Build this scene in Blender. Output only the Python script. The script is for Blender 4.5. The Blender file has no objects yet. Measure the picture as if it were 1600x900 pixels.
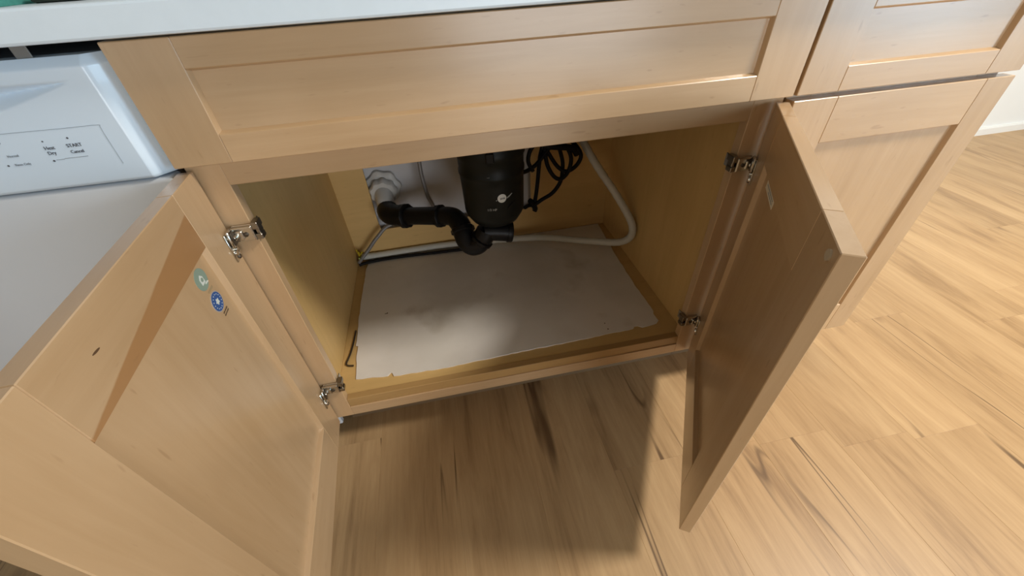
import bpy, bmesh, math, random
from mathutils import Vector, Matrix, noise

random.seed(7)
SC = bpy.context.scene
COL = SC.collection

# ------------------------------------------------------------------ camera
cam_d = bpy.data.cameras.new('camera')
cam = bpy.data.objects.new('camera', cam_d)
COL.objects.link(cam)
cam_d.sensor_fit = 'HORIZONTAL'
cam_d.sensor_width = 36.0
cam_d.lens = 624.78 / 1600 * 36.0
cam_d.clip_start = 0.01
R = Matrix(((0.9790932, 0.16346505, -0.12106061),
            (-0.19769974, 0.62466569, -0.75545191),
            (-0.04786758, 0.76359148, 0.64392293)))
cam.matrix_world = Matrix.Translation((0.34007, -0.59265, 0.92152)) @ R.to_4x4()
SC.camera = cam

# ------------------------------------------------------------------ light
w = bpy.data.worlds.new('world')
SC.world = w
w.use_nodes = True
w.node_tree.nodes['Background'].inputs[0].default_value = (0.75, 0.85, 1.0, 1)
w.node_tree.nodes['Background'].inputs[1].default_value = 0.6


def area(name, loc, aim, size, size_y, power, col, shape='RECTANGLE'):
    d = bpy.data.lights.new(name, 'AREA')
    d.shape = shape
    d.size = size
    d.size_y = size_y
    d.energy = power
    d.color = col
    o = bpy.data.objects.new(name, d)
    COL.objects.link(o)
    o.location = loc
    o.rotation_euler = (Vector(aim) - Vector(loc)).to_track_quat('-Z', 'Y').to_euler()
    return o


area('ceiling_lamp_light', (2.28, -0.62, 2.38), (2.28, -0.62, 0), 0.50, 0.50, 82, (1.0, 0.93, 0.83), 'DISK')
area('window_daylight', (5.0, -2.75, 1.05), (1.0, -0.4, 0.7), 2.2, 2.0, 126, (0.52, 0.78, 1.0))
area('glass_door_daylight', (1.4, -3.9, 0.62), (0.9, 0.0, 0.5), 2.4, 1.2, 56, (0.90, 0.95, 1.0))
area('left_fill_light', (-1.5, -2.4, 1.0), (0.8, 0.0, 0.4), 1.2, 1.2, 6, (1.0, 0.94, 0.84))  # added fill for surfaces facing front left, no real window behind it

SC.view_settings.view_transform = 'Standard'
SC.view_settings.look = 'None'
SC.view_settings.exposure = 0.0
SC.view_settings.gamma = 1.0
SC.view_settings.use_curve_mapping = False
SC.cycles.use_denoising = True
SC.cycles.max_bounces = 8
SC.cycles.caustics_reflective = False
SC.cycles.caustics_refractive = False

# ------------------------------------------------------------------ helpers


class MB:
    """collects shapes in one bmesh"""

    def __init__(self):
        self.bm = bmesh.new()

    def box(self, x0, x1, y0, y1, z0, z1, bev=0.0012, seg=1):
        b = bmesh.new()
        bmesh.ops.create_cube(b, size=1.0)
        for v in b.verts:
            v.co = Vector(((x0 + x1) / 2 + v.co.x * (x1 - x0),
                           (y0 + y1) / 2 + v.co.y * (y1 - y0),
                           (z0 + z1) / 2 + v.co.z * (z1 - z0)))
        if bev > 0:
            bev = min(bev, 0.45 * min(abs(x1 - x0), abs(y1 - y0), abs(z1 - z0)))
            bmesh.ops.bevel(b, geom=list(b.edges), offset=bev, segments=seg, affect='EDGES', profile=0.5)
        self.join(b)
        return self

    def join(self, b, mat=None):
        if mat is not None:
            b.transform(mat)
        m = bpy.data.meshes.new('tmp')
        b.to_mesh(m)
        self.bm.from_mesh(m)
        bpy.data.meshes.remove(m)
        b.free()

    def prism(self, pts, d):
        """pts: coplanar 3-D outline, d: extrusion vector"""
        b = bmesh.new()
        vs = [b.verts.new(p) for p in pts]
        f = b.faces.new(vs)
        r = bmesh.ops.extrude_face_region(b, geom=[f])
        bmesh.ops.translate(b, vec=d, verts=[e for e in r['geom'] if isinstance(e, bmesh.types.BMVert)])
        bmesh.ops.recalc_face_normals(b, faces=b.faces)
        self.join(b)
        return self

    def poly(self, verts, faces):
        b = bmesh.new()
        vs = [b.verts.new(v) for v in verts]
        for f in faces:
            b.faces.new([vs[i] for i in f])
        bmesh.ops.recalc_face_normals(b, faces=b.faces)
        self.join(b)
        return self

    def lathe(self, prof, origin=(0, 0, 0), axis=(0, 0, 1), seg=40, wob=None):
        """prof: list of (radius, height)"""
        b = bmesh.new()
        rings = []
        for r, h in prof:
            ring = []
            for i in range(seg):
                a = 2 * math.pi * i / seg
                k = 1.0 if wob is None else wob(a)
                ring.append(b.verts.new((r * k * math.cos(a), r * k * math.sin(a), h)))
            rings.append(ring)
        for p, q in zip(rings, rings[1:]):
            for i in range(seg):
                j = (i + 1) % seg
                b.faces.new((p[i], p[j], q[j], q[i]))
        b.faces.new(rings[0][::-1])
        b.faces.new(rings[-1])
        bmesh.ops.recalc_face_normals(b, faces=b.faces)
        m = Matrix.Translation(origin) @ Vector((0, 0, 1)).rotation_difference(Vector(axis)).to_matrix().to_4x4()
        self.join(b, m)
        return self

    def tube(self, pts, r, seg=12, sub=8, closed=False, rfun=None):
        path = smooth_path(pts, sub) if sub > 1 else [Vector(p) for p in pts]
        b = bmesh.new()
        rings = []
        n = len(path)
        up = Vector((0.13, 0.27, 0.95)).normalized()
        t0 = None
        nrm = None
        for i, p in enumerate(path):
            t = (path[min(i + 1, n - 1)] - path[max(i - 1, 0)]).normalized()
            if nrm is None:
                nrm = t.cross(up)
                if nrm.length < 1e-4:
                    nrm = t.cross(Vector((1, 0, 0)))
                nrm.normalize()
            else:
                nrm = (t0.rotation_difference(t) @ nrm)
                nrm = (nrm - t * nrm.dot(t)).normalized()
            t0 = t
            bn = t.cross(nrm)
            rr = r if rfun is None else r * rfun(i / (n - 1))
            rings.append([b.verts.new(p + (nrm * math.cos(a) + bn * math.sin(a)) * rr)
                          for a in [2 * math.pi * k / seg for k in range(seg)]])
        for p, q in zip(rings, rings[1:]):
            for k in range(seg):
                j = (k + 1) % seg
                b.faces.new((p[k], p[j], q[j], q[k]))
        b.faces.new(rings[0][::-1])
        b.faces.new(rings[-1])
        bmesh.ops.recalc_face_normals(b, faces=b.faces)
        self.join(b)
        return self

    def build(self, name, mat, parent=None, smooth=False, loc=None, rot=None):
        me = bpy.data.meshes.new(name)
        self.bm.to_mesh(me)
        self.bm.free()
        return link(name, me, mat, parent, smooth, loc, rot)


def link(name, me, mat, parent=None, smooth=False, loc=None, rot=None):
    if mat is not None and len(me.materials) == 0:
        me.materials.append(mat)
    if smooth:
        for p in me.polygons:
            p.use_smooth = True
        me.set_sharp_from_angle(angle=math.radians(40))
    o = bpy.data.objects.new(name, me)
    COL.objects.link(o)
    if parent is not None:
        o.parent = parent
    if loc:
        o.location = loc
    if rot:
        o.rotation_euler = rot
    return o


def smooth_path(pts, sub):
    P = [Vector(p) for p in pts]
    out = []
    for i in range(len(P) - 1):
        p0 = P[max(i - 1, 0)]
        p1 = P[i]
        p2 = P[i + 1]
        p3 = P[min(i + 2, len(P) - 1)]
        for k in range(sub):
            t = k / sub
            out.append(0.5 * ((2 * p1) + (p2 - p0) * t + (2 * p0 - 5 * p1 + 4 * p2 - p3) * t * t
                              + (3 * p1 - p0 - 3 * p2 + p3) * t ** 3))
    out.append(P[-1])
    return out


def empty(name, loc=(0, 0, 0)):
    o = bpy.data.objects.new(name, None)
    o.empty_display_size = 0.05
    COL.objects.link(o)
    o.location = loc
    return o


def tag(o, label=None, cat=None, group=None, kind=None):
    if label:
        o['label'] = label
    if cat:
        o['category'] = cat
    if group:
        o['group'] = group
    if kind:
        o['kind'] = kind
    return o


# ------------------------------------------------------------------ materials
def new_mat(name):
    m = bpy.data.materials.new(name)
    m.use_nodes = True
    nt = m.node_tree
    return m, nt, nt.nodes['Principled BSDF']


def N(nt, typ, **kw):
    n = nt.nodes.new(typ)
    for k, v in kw.items():
        setattr(n, k, v)
    return n


def plain(name, col, rough=0.5, metal=0.0, spec=0.5, var=0.06, scale=30.0, bump=0.0, coat=0.0):
    """single colour with faint procedural mottling"""
    m, nt, b = new_mat(name)
    tc = N(nt, 'ShaderNodeTexCoord')
    no = N(nt, 'ShaderNodeTexNoise')
    no.inputs['Scale'].default_value = scale
    no.inputs['Detail'].default_value = 4
    nt.links.new(tc.outputs['Object'], no.inputs['Vector'])
    mix = N(nt, 'ShaderNodeMix', data_type='RGBA')
    mix.inputs[6].default_value = (*[c * (1 - var) for c in col], 1)
    mix.inputs[7].default_value = (*[min(1, c * (1 + var)) for c in col], 1)
    nt.links.new(no.outputs['Fac'], mix.inputs[0])
    nt.links.new(mix.outputs[2], b.inputs['Base Color'])
    b.inputs['Roughness'].default_value = rough
    b.inputs['Metallic'].default_value = metal
    b.inputs['Specular IOR Level'].default_value = spec
    b.inputs['Coat Weight'].default_value = coat
    if bump:
        bp = N(nt, 'ShaderNodeBump')
        bp.inputs['Strength'].default_value = bump
        bp.inputs['Distance'].default_value = 0.002
        nt.links.new(no.outputs['Fac'], bp.inputs['Height'])
        nt.links.new(bp.outputs[0], b.inputs['Normal'])
    return m


def maple(name, axis, c0, c1, rough=0.40, tone=0.10, heart=False, coat=1.0):
    """maple: fine grain stretched along one local axis, mottled figure, tone differing board by board"""
    m, nt, b = new_mat(name)
    L = nt.links.new
    tc = N(nt, 'ShaderNodeTexCoord')
    oi = N(nt, 'ShaderNodeObjectInfo')
    off = N(nt, 'ShaderNodeVectorMath', operation='MULTIPLY_ADD')
    L(oi.outputs['Random'], off.inputs[0])
    off.inputs[1].default_value = (37.0, 53.0, 71.0)
    L(tc.outputs['Object'], off.inputs[2])
    mp = N(nt, 'ShaderNodeMapping')
    s = [26.0, 26.0, 26.0]
    s[axis] = 1.6
    mp.inputs['Scale'].default_value = s
    L(off.outputs[0], mp.inputs['Vector'])
    grain = N(nt, 'ShaderNodeTexNoise')
    grain.inputs['Scale'].default_value = 2.2
    grain.inputs['Detail'].default_value = 6
    grain.inputs['Roughness'].default_value = 0.62
    grain.inputs['Distortion'].default_value = 0.6
    L(mp.outputs[0], grain.inputs['Vector'])
    mp2 = N(nt, 'ShaderNodeMapping')
    s2 = [7.0, 7.0, 7.0]
    s2[axis] = 3.0
    mp2.inputs['Scale'].default_value = s2
    L(off.outputs[0], mp2.inputs['Vector'])
    fig = N(nt, 'ShaderNodeTexNoise')
    fig.inputs['Scale'].default_value = 1.3
    fig.inputs['Detail'].default_value = 3
    L(mp2.outputs[0], fig.inputs['Vector'])
    ad = N(nt, 'ShaderNodeMath', operation='MULTIPLY_ADD')
    L(grain.outputs['Fac'], ad.inputs[0])
    ad.inputs[1].default_value = 0.45
    fm = N(nt, 'ShaderNodeMath', operation='MULTIPLY')
    L(fig.outputs['Fac'], fm.inputs[0])
    fm.inputs[1].default_value = 0.55
    L(fm.outputs[0], ad.inputs[2])
    rp = N(nt, 'ShaderNodeValToRGB')
    rp.color_ramp.elements[0].position = 0.32
    rp.color_ramp.elements[0].color = (*c0, 1)
    rp.color_ramp.elements[1].position = 0.68
    rp.color_ramp.elements[1].color = (*c1, 1)
    L(ad.outputs[0], rp.inputs[0])
    col = rp.outputs[0]
    if heart:
        # heartwood wedge: the lower part of the rail, thinning out towards the door's outer edge
        sx = N(nt, 'ShaderNodeSeparateXYZ')
        L(tc.outputs['Object'], sx.inputs[0])
        ln = N(nt, 'ShaderNodeMath', operation='MULTIPLY_ADD')   # boundary height over x
        L(sx.outputs['X'], ln.inputs[0])
        ln.inputs[1].default_value = -0.158
        ln.inputs[2].default_value = 0.7018
        wn = N(nt, 'ShaderNodeMath', operation='MULTIPLY_ADD')
        L(grain.outputs['Fac'], wn.inputs[0])
        wn.inputs[1].default_value = 0.004
        L(ln.outputs[0], wn.inputs[2])
        df = N(nt, 'ShaderNodeMath', operation='SUBTRACT')
        L(wn.outputs[0], df.inputs[0])
        L(sx.outputs['Z'], df.inputs[1])
        mr = N(nt, 'ShaderNodeMapRange')
        L(df.outputs[0], mr.inputs[0])
        mr.inputs[1].default_value = 0.0
        mr.inputs[2].default_value = 0.002
        mh = N(nt, 'ShaderNodeMix', data_type='RGBA')
        L(mr.outputs[0], mh.inputs[0])
        L(col, mh.inputs[6])
        mh.inputs[7].default_value = (c0[0] * 0.85, c0[1] * 0.70, c0[2] * 0.55, 1)
        col = mh.outputs[2]
    # small dark flecks along the grain
    mp3 = N(nt, 'ShaderNodeMapping')
    s3 = [150.0, 150.0, 150.0]
    s3[axis] = 34.0
    mp3.inputs['Scale'].default_value = s3
    L(off.outputs[0], mp3.inputs['Vector'])
    fl = N(nt, 'ShaderNodeTexNoise')
    fl.inputs['Scale'].default_value = 1.0
    fl.inputs['Detail'].default_value = 1
    L(mp3.outputs[0], fl.inputs['Vector'])
    fr = N(nt, 'ShaderNodeMapRange')
    L(fl.outputs['Fac'], fr.inputs[0])
    fr.inputs[1].default_value = 0.70
    fr.inputs[2].default_value = 0.80
    fr.inputs[4].default_value = 0.30
    mf = N(nt, 'ShaderNodeMix', data_type='RGBA')
    L(fr.outputs[0], mf.inputs[0])
    L(col, mf.inputs[6])
    mf.inputs[7].default_value = (c0[0] * 0.55, c0[1] * 0.45, c0[2] * 0.35, 1)
    col = mf.outputs[2]
    # board tone
    hs = N(nt, 'ShaderNodeHueSaturation')
    tv = N(nt, 'ShaderNodeMapRange')
    L(oi.outputs['Random'], tv.inputs[0])
    tv.inputs[3].default_value = 1.0 - tone
    tv.inputs[4].default_value = 1.0 + tone * 0.5
    L(tv.outputs[0], hs.inputs['Value'])
    L(col, hs.inputs['Color'])
    L(hs.outputs[0], b.inputs['Base Color'])
    b.inputs['Roughness'].default_value = rough
    b.inputs['Specular IOR Level'].default_value = 0.5
    b.inputs['Coat Weight'].default_value = coat
    b.inputs['Coat Roughness'].default_value = 0.24
    bp = N(nt, 'ShaderNodeBump')
    bp.inputs['Strength'].default_value = 0.03
    bp.inputs['Distance'].default_value = 0.001
    L(grain.outputs['Fac'], bp.inputs['Height'])
    L(bp.outputs[0], b.inputs['Normal'])
    return m


MC0, MC1 = (0.475, 0.310, 0.162), (0.575, 0.395, 0.228)
IC0, IC1 = (0.58, 0.385, 0.150), (0.68, 0.46, 0.190)
M = {
    'maple_x': maple('maple_along_x', 0, MC0, MC1),
    'maple_z': maple('maple_along_z', 2, MC0, MC1),
    'maple_heart': maple('maple_with_heartwood', 0, MC0, MC1, heart=True),
    'maple_panel': maple('maple_panel', 2, MC0, MC1, tone=0.06),
    'maple_panel_wide': maple('maple_panel_wide', 0, MC0, MC1, tone=0.06),
    'inner_z': maple('cabinet_lining_z', 2, IC0, IC1, rough=0.45, tone=0.05, coat=0.0),
    'inner_x': maple('cabinet_lining_x', 0, IC0, IC1, rough=0.45, tone=0.05, coat=0.0),
    'edging': maple('shelf_edge_band', 0, (0.34, 0.205, 0.075), (0.42, 0.262, 0.105), coat=0.2),
    'counter': plain('white_counter', (0.74, 0.86, 0.96), 0.35, var=0.03, scale=60),
    'enamel': plain('white_enamel', (0.63, 0.68, 0.74), 0.28, var=0.015, scale=12, coat=0.2),
    'console': plain('lit_white_plastic', (0.70, 0.83, 0.96), 0.26, var=0.01, scale=12, coat=0.3),  # white plastic with the cool light on the console put into its colour
    'enamel_side': plain('grey_tub_side', (0.25, 0.25, 0.26), 0.5),
    'black': plain('black_plastic', (0.005, 0.005, 0.0055), 0.40, spec=0.22),
    'body_black': plain('black_ribbed_shell', (0.007, 0.008, 0.0065), 0.45, spec=0.20),
    'rubber': plain('black_rubber', (0.004, 0.0035, 0.0035), 0.55, spec=0.2),
    'grey': plain('grey_bracket', (0.18, 0.175, 0.165), 0.5),
    'chrome': plain('nickel_plate', (0.62, 0.60, 0.55), 0.22, metal=1.0, var=0.1),
    'chrome_dark': plain('nickel_dark_reflection', (0.32, 0.29, 0.24), 0.30, metal=1.0, var=0.2),  # nickel darkened: the dark interior it reflects is put into the colour
    'dark_metal': plain('dark_steel', (0.10, 0.08, 0.06), 0.4, metal=0.8),
    'white_plastic': plain('white_pvc', (0.60, 0.60, 0.58), 0.4, var=0.05),
    'hose': plain('grey_white_hose', (0.55, 0.54, 0.48), 0.5, var=0.08, scale=25),
    'drywall': plain('white_drywall', (0.62, 0.62, 0.64), 0.8, var=0.03),
    'wall': plain('white_wall_paint', (0.84, 0.85, 0.83), 0.7, var=0.02, scale=8),
    'room_wall': plain('greige_wall_paint', (0.45, 0.43, 0.39), 0.8, var=0.02, scale=8),
    'trim': plain('white_trim_paint', (0.85, 0.85, 0.82), 0.4, var=0.02),
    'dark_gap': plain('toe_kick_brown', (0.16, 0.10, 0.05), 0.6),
    'teal': plain('teal_cloth', (0.05, 0.24, 0.20), 0.9, var=0.3, scale=200, bump=0.3),
    'dark_green': plain('dark_scrubber', (0.03, 0.04, 0.03), 0.95, var=0.4, scale=300, bump=0.4),
    'green': plain('sage_print', (0.23, 0.31, 0.25), 0.5),
    'blue': plain('blue_print', (0.035, 0.095, 0.28), 0.45),
    'sticker_white': plain('sticker_white', (0.62, 0.66, 0.62), 0.5),
    'pale_print': plain('pale_sticker_backing', (0.42, 0.36, 0.30), 0.5),
    'print': plain('grey_print', (0.10, 0.11, 0.13), 0.5),
    'pale_line': plain('pale_grey_print', (0.30, 0.34, 0.38), 0.5),
    'brown_print': plain('brown_print', (0.12, 0.075, 0.04), 0.6),
    'tan_print': plain('tan_print', (0.34, 0.25, 0.14), 0.6),
    'label_paper': plain('label_paper', (0.78, 0.75, 0.64), 0.6),
    'badge_text': plain('badge_print', (0.35, 0.36, 0.34), 0.5),
    'badge': plain('badge_white', (0.60, 0.61, 0.58), 0.45),
    'yellow': plain('yellow_wire', (0.55, 0.42, 0.02), 0.5),
    'yellow_green': plain('green_wire', (0.28, 0.34, 0.05), 0.5),
    'bumper': plain('clear_bumper', (0.50, 0.42, 0.30), 0.25),
    'scratch': plain('dark_dent', (0.10, 0.05, 0.02), 0.8),
    'steel': plain('stainless_basin', (0.55, 0.55, 0.55), 0.3, metal=1.0),
}


def braided(name):
    m, nt, b = new_mat(name)
    L = nt.links.new
    tc = N(nt, 'ShaderNodeTexCoord')
    wv = N(nt, 'ShaderNodeTexWave', wave_type='BANDS', bands_direction='DIAGONAL')
    wv.inputs['Scale'].default_value = 170
    wv.inputs['Distortion'].default_value = 2.0
    L(tc.outputs['Object'], wv.inputs['Vector'])
    r = N(nt, 'ShaderNodeValToRGB')
    r.color_ramp.elements[0].color = (0.10, 0.10, 0.11, 1)
    r.color_ramp.elements[1].color = (0.42, 0.41, 0.40, 1)
    L(wv.outputs['Fac'], r.inputs[0])
    L(r.outputs[0], b.inputs['Base Color'])
    b.inputs['Metallic'].default_value = 0.4
    b.inputs['Roughness'].default_value = 0.45
    bp = N(nt, 'ShaderNodeBump')
    bp.inputs['Strength'].default_value = 0.4
    bp.inputs['Distance'].default_value = 0.001
    L(wv.outputs['Fac'], bp.inputs['Height'])
    L(bp.outputs[0], b.inputs['Normal'])
    return m


M['braid'] = braided('braided_steel')


def paper(name):
    m, nt, b = new_mat(name)
    L = nt.links.new
    tc = N(nt, 'ShaderNodeTexCoord')
    n1 = N(nt, 'ShaderNodeTexNoise')
    n1.inputs['Scale'].default_value = 5
    n1.inputs['Detail'].default_value = 5
    L(tc.outputs['Object'], n1.inputs['Vector'])
    r = N(nt, 'ShaderNodeValToRGB')
    r.color_ramp.elements[0].position = 0.33
    r.color_ramp.elements[0].color = (0.70, 0.67, 0.62, 1)
    r.color_ramp.elements[1].position = 0.6
    r.color_ramp.elements[1].color = (0.82, 0.79, 0.75, 1)
    L(n1.outputs['Fac'], r.inputs[0])
    n2 = N(nt, 'ShaderNodeTexNoise')          # a tan water stain here and there
    n2.inputs['Scale'].default_value = 7
    n2.inputs['Detail'].default_value = 6
    mp = N(nt, 'ShaderNodeMapping')
    mp.inputs['Location'].default_value = (3.1, 1.7, 0)
    L(tc.outputs['Object'], mp.inputs[0])
    L(mp.outputs[0], n2.inputs['Vector'])
    mr = N(nt, 'ShaderNodeMapRange')
    L(n2.outputs['Fac'], mr.inputs[0])
    mr.inputs[1].default_value = 0.60
    mr.inputs[2].default_value = 0.78
    mr.inputs[4].default_value = 0.6
    mx = N(nt, 'ShaderNodeMix', data_type='RGBA')
    L(mr.outputs[0], mx.inputs[0])
    L(r.outputs[0], mx.inputs[6])
    mx.inputs[7].default_value = (0.36, 0.30, 0.21, 1)
    L(mx.outputs[2], b.inputs['Base Color'])
    b.inputs['Roughness'].default_value = 0.5
    bp = N(nt, 'ShaderNodeBump')
    bp.inputs['Strength'].default_value = 0.25
    bp.inputs['Distance'].default_value = 0.004
    L(n1.outputs['Fac'], bp.inputs['Height'])
    L(bp.outputs[0], b.inputs['Normal'])
    return m


M['paper'] = paper('waxed_paper')


def plank_mat(name):
    """printed oak plank: streaks along y, dark cracks, tone plank by plank"""
    m, nt, b = new_mat(name)
    L = nt.links.new
    tc = N(nt, 'ShaderNodeTexCoord')
    oi = N(nt, 'ShaderNodeObjectInfo')
    off = N(nt, 'ShaderNodeVectorMath', operation='MULTIPLY_ADD')
    L(oi.outputs['Random'], off.inputs[0])
    off.inputs[1].default_value = (91.0, 47.0, 13.0)
    L(tc.outputs['Object'], off.inputs[2])

    def noise_at(scale, sc, det, dist, rough=0.55):
        mp = N(nt, 'ShaderNodeMapping')
        mp.inputs['Scale'].default_value = scale
        L(off.outputs[0], mp.inputs['Vector'])
        n = N(nt, 'ShaderNodeTexNoise')
        n.inputs['Scale'].default_value = sc
        n.inputs['Detail'].default_value = det
        n.inputs['Distortion'].default_value = dist
        n.inputs['Roughness'].default_value = rough
        L(mp.outputs[0], n.inputs['Vector'])
        return n.outputs['Fac']
    broad = noise_at((13, 1.5, 1), 1.0, 5, 1.0, 0.6)
    fine = noise_at((110, 7.0, 1), 1.0, 6, 0.4, 0.7)
    ad = N(nt, 'ShaderNodeMath', operation='MULTIPLY_ADD')
    L(fine, ad.inputs[0])
    ad.inputs[1].default_value = 0.34
    mu = N(nt, 'ShaderNodeMath', operation='MULTIPLY')
    L(broad, mu.inputs[0])
    mu.inputs[1].default_value = 0.66
    L(mu.outputs[0], ad.inputs[2])
    rp = N(nt, 'ShaderNodeValToRGB')
    e = rp.color_ramp.elements
    e[0].position = 0.33
    e[0].color = (0.30, 0.182, 0.086, 1)
    e[1].position = 0.64
    e[1].color = (0.53, 0.355, 0.185, 1)
    k = e.new(0.46)
    k.color = (0.43, 0.275, 0.135, 1)
    L(ad.outputs[0], rp.inputs[0])
    # cracks: thin dark seams that wander along the plank
    ck = noise_at((6.0, 0.40, 1), 1.0, 3, 0.25, 0.45)
    s1 = N(nt, 'ShaderNodeMath', operation='SUBTRACT')
    L(ck, s1.inputs[0])
    s1.inputs[1].default_value = 0.5
    ab = N(nt, 'ShaderNodeMath', operation='ABSOLUTE')
    L(s1.outputs[0], ab.inputs[0])
    mr = N(nt, 'ShaderNodeMapRange')
    L(ab.outputs[0], mr.inputs[0])
    mr.inputs[1].default_value = 0.0008
    mr.inputs[2].default_value = 0.0050
    mr.inputs[3].default_value = 1.0
    mr.inputs[4].default_value = 0.0
    gate = noise_at((4.0, 1.3, 1), 1.0, 2, 0.0)
    gm = N(nt, 'ShaderNodeMapRange')
    L(gate, gm.inputs[0])
    gm.inputs[1].default_value = 0.48
    gm.inputs[2].default_value = 0.58
    gm.inputs[4].default_value = 0.85
    cm = N(nt, 'ShaderNodeMath', operation='MULTIPLY')
    L(mr.outputs[0], cm.inputs[0])
    L(gm.outputs[0], cm.inputs[1])
    m1 = N(nt, 'ShaderNodeMix', data_type='RGBA')
    L(cm.outputs[0], m1.inputs[0])
    L(rp.outputs[0], m1.inputs[6])
    m1.inputs[7].default_value = (0.10, 0.052, 0.022, 1)
    # knots
    mpv = N(nt, 'ShaderNodeMapping')
    mpv.inputs['Scale'].default_value = (5.5, 2.6, 1)
    L(off.outputs[0], mpv.inputs['Vector'])
    vo = N(nt, 'ShaderNodeTexVoronoi')
    vo.inputs['Scale'].default_value = 1.0
    L(mpv.outputs[0], vo.inputs['Vector'])
    kr = N(nt, 'ShaderNodeMapRange')
    L(vo.outputs['Distance'], kr.inputs[0])
    kr.inputs[1].default_value = 0.015
    kr.inputs[2].default_value = 0.11
    kr.inputs[3].default_value = 0.62
    kr.inputs[4].default_value = 0.0
    m2 = N(nt, 'ShaderNodeMix', data_type='RGBA')
    L(kr.outputs[0], m2.inputs[0])
    L(m1.outputs[2], m2.inputs[6])
    m2.inputs[7].default_value = (0.17, 0.09, 0.04, 1)
    hs = N(nt, 'ShaderNodeHueSaturation')
    tv = N(nt, 'ShaderNodeMapRange')
    L(oi.outputs['Random'], tv.inputs[0])
    tv.inputs[3].default_value = 0.94
    tv.inputs[4].default_value = 1.04
    L(tv.outputs[0], hs.inputs['Value'])
    L(m2.outputs[2], hs.inputs['Color'])
    L(hs.outputs[0], b.inputs['Base Color'])
    b.inputs['Roughness'].default_value = 0.42
    b.inputs['Specular IOR Level'].default_value = 0.4
    bp = N(nt, 'ShaderNodeBump')
    bp.inputs['Strength'].default_value = 0.12
    bp.inputs['Distance'].default_value = 0.001
    L(fine, bp.inputs['Height'])
    L(bp.outputs[0], b.inputs['Normal'])
    return m


M['plank'] = plank_mat('oak_plank')

# ------------------------------------------------------------------ the room
XL, XR, YF, YB, ZC = -1.6, 5.1, -4.0, 1.14, 2.44

floor = MB().box(XL - 0.1, XR + 0.1, YF - 0.1, YB + 0.1, -0.06, -0.006, 0).build('floor', M['dark_gap'])
tag(floor, 'light oak plank floor running away from the cabinets', kind='structure')
PW = 0.1778
X0 = 0.0785 - PW * 10
joints = {9: -0.002, 14: -0.214, 15: -0.225, 16: -0.272, 17: -0.292, 18: 0.062}
col_i = 0
x = X0
PL = 1.22
while x < XR:
    if x + PW > XL:
        k = round((x - X0) / PW)
        y = joints.get(k, random.uniform(-1.2, 0.0))
        while y > YF:
            y -= PL
        while y < YB:
            a, c = max(y, YF), min(y + PL, YB)
            if c - a > 0.02:
                MB().box(-PW / 2, PW / 2, a - (a + c) / 2, c - (a + c) / 2,
                         -0.006, 0.0, 0.0004).build('plank', M['plank'], floor, loc=(x + PW / 2, (a + c) / 2, 0))
            y += PL
    x += PW

tag(MB().box(XL - 0.1, XR + 0.1, YF - 0.1, YB + 0.12, ZC, ZC + 0.1, 0).build('ceiling', M['room_wall']), 'greige ceiling above the room', kind='structure')
# wall behind the cabinet run, then the far wall of the room beyond it
tag(MB().box(XL - 0.1, 1.318, 0.598, 0.70, 0, ZC, 0).build('wall_back', M['drywall']), 'white wall right behind the cabinet run', kind='structure')
tag(MB().box(1.218, 1.318, 0.70, YB, 0, ZC, 0).build('wall_return', M['wall']), 'short white return wall at the cabinet end', kind='structure')
tag(MB().box(1.218, XR + 0.1, YB, YB + 0.1, 0, ZC, 0).build('wall_far', M['wall']), 'white wall far beyond the drawer cabinet', kind='structure')
tag(MB().box(XL - 0.1, XL, YF, 0.598, 0, ZC, 0).build('wall_left', M['room_wall']), 'greige wall at the left end of the room', kind='structure')
tag(MB().box(XL - 0.1, XR + 0.1, YF - 0.1, YF, 0, ZC, 0).build('wall_front', M['room_wall']), 'greige wall behind the viewer', kind='structure')
tag(MB().box(XR, XR + 0.1, YF, YB, 0, ZC, 0).build('wall_right', M['room_wall']), 'greige wall at the right end of the room', kind='structure')
bb = MB()
bb.prism([(1.318, YB, 0), (1.318, YB - 0.014, 0), (1.318, YB - 0.014, 0.034), (1.318, YB - 0.010, 0.041), (1.318, YB, 0.0415)], (XR - 1.318, 0, 0))
tag(bb.build('baseboard_far', M['trim']), 'low white baseboard along the far wall', kind='structure')

# ------------------------------------------------------------------ cabinetry
W = 0.9024       # width of the sink cabinet
T = 0.0189       # door thickness
ZT = 0.868       # top of the cabinets
ZFB = 0.726      # lower edge of the drawer fronts
ZD = 0.7170      # upper edge of the doors
ZB = 0.1091      # lower edge of the doors
DEPTH = 0.5618


def wedge(mb, a, b, toe_a, toe_b, ya, yb):
    """chamfered sticking along an inset edge a-b (x,z pairs): high at ya on the edge, low at yb on the toe"""
    v = [(a[0], ya, a[1]), (b[0], ya, b[1]), (a[0], yb, a[1]), (b[0], yb, b[1]), (toe_a[0], yb, toe_a[1]), (toe_b[0], yb, toe_b[1])]
    mb.poly(v, [(0, 1, 5, 4), (2, 4, 5, 3), (0, 2, 3, 1), (0, 4, 2), (1, 3, 5)])


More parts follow.
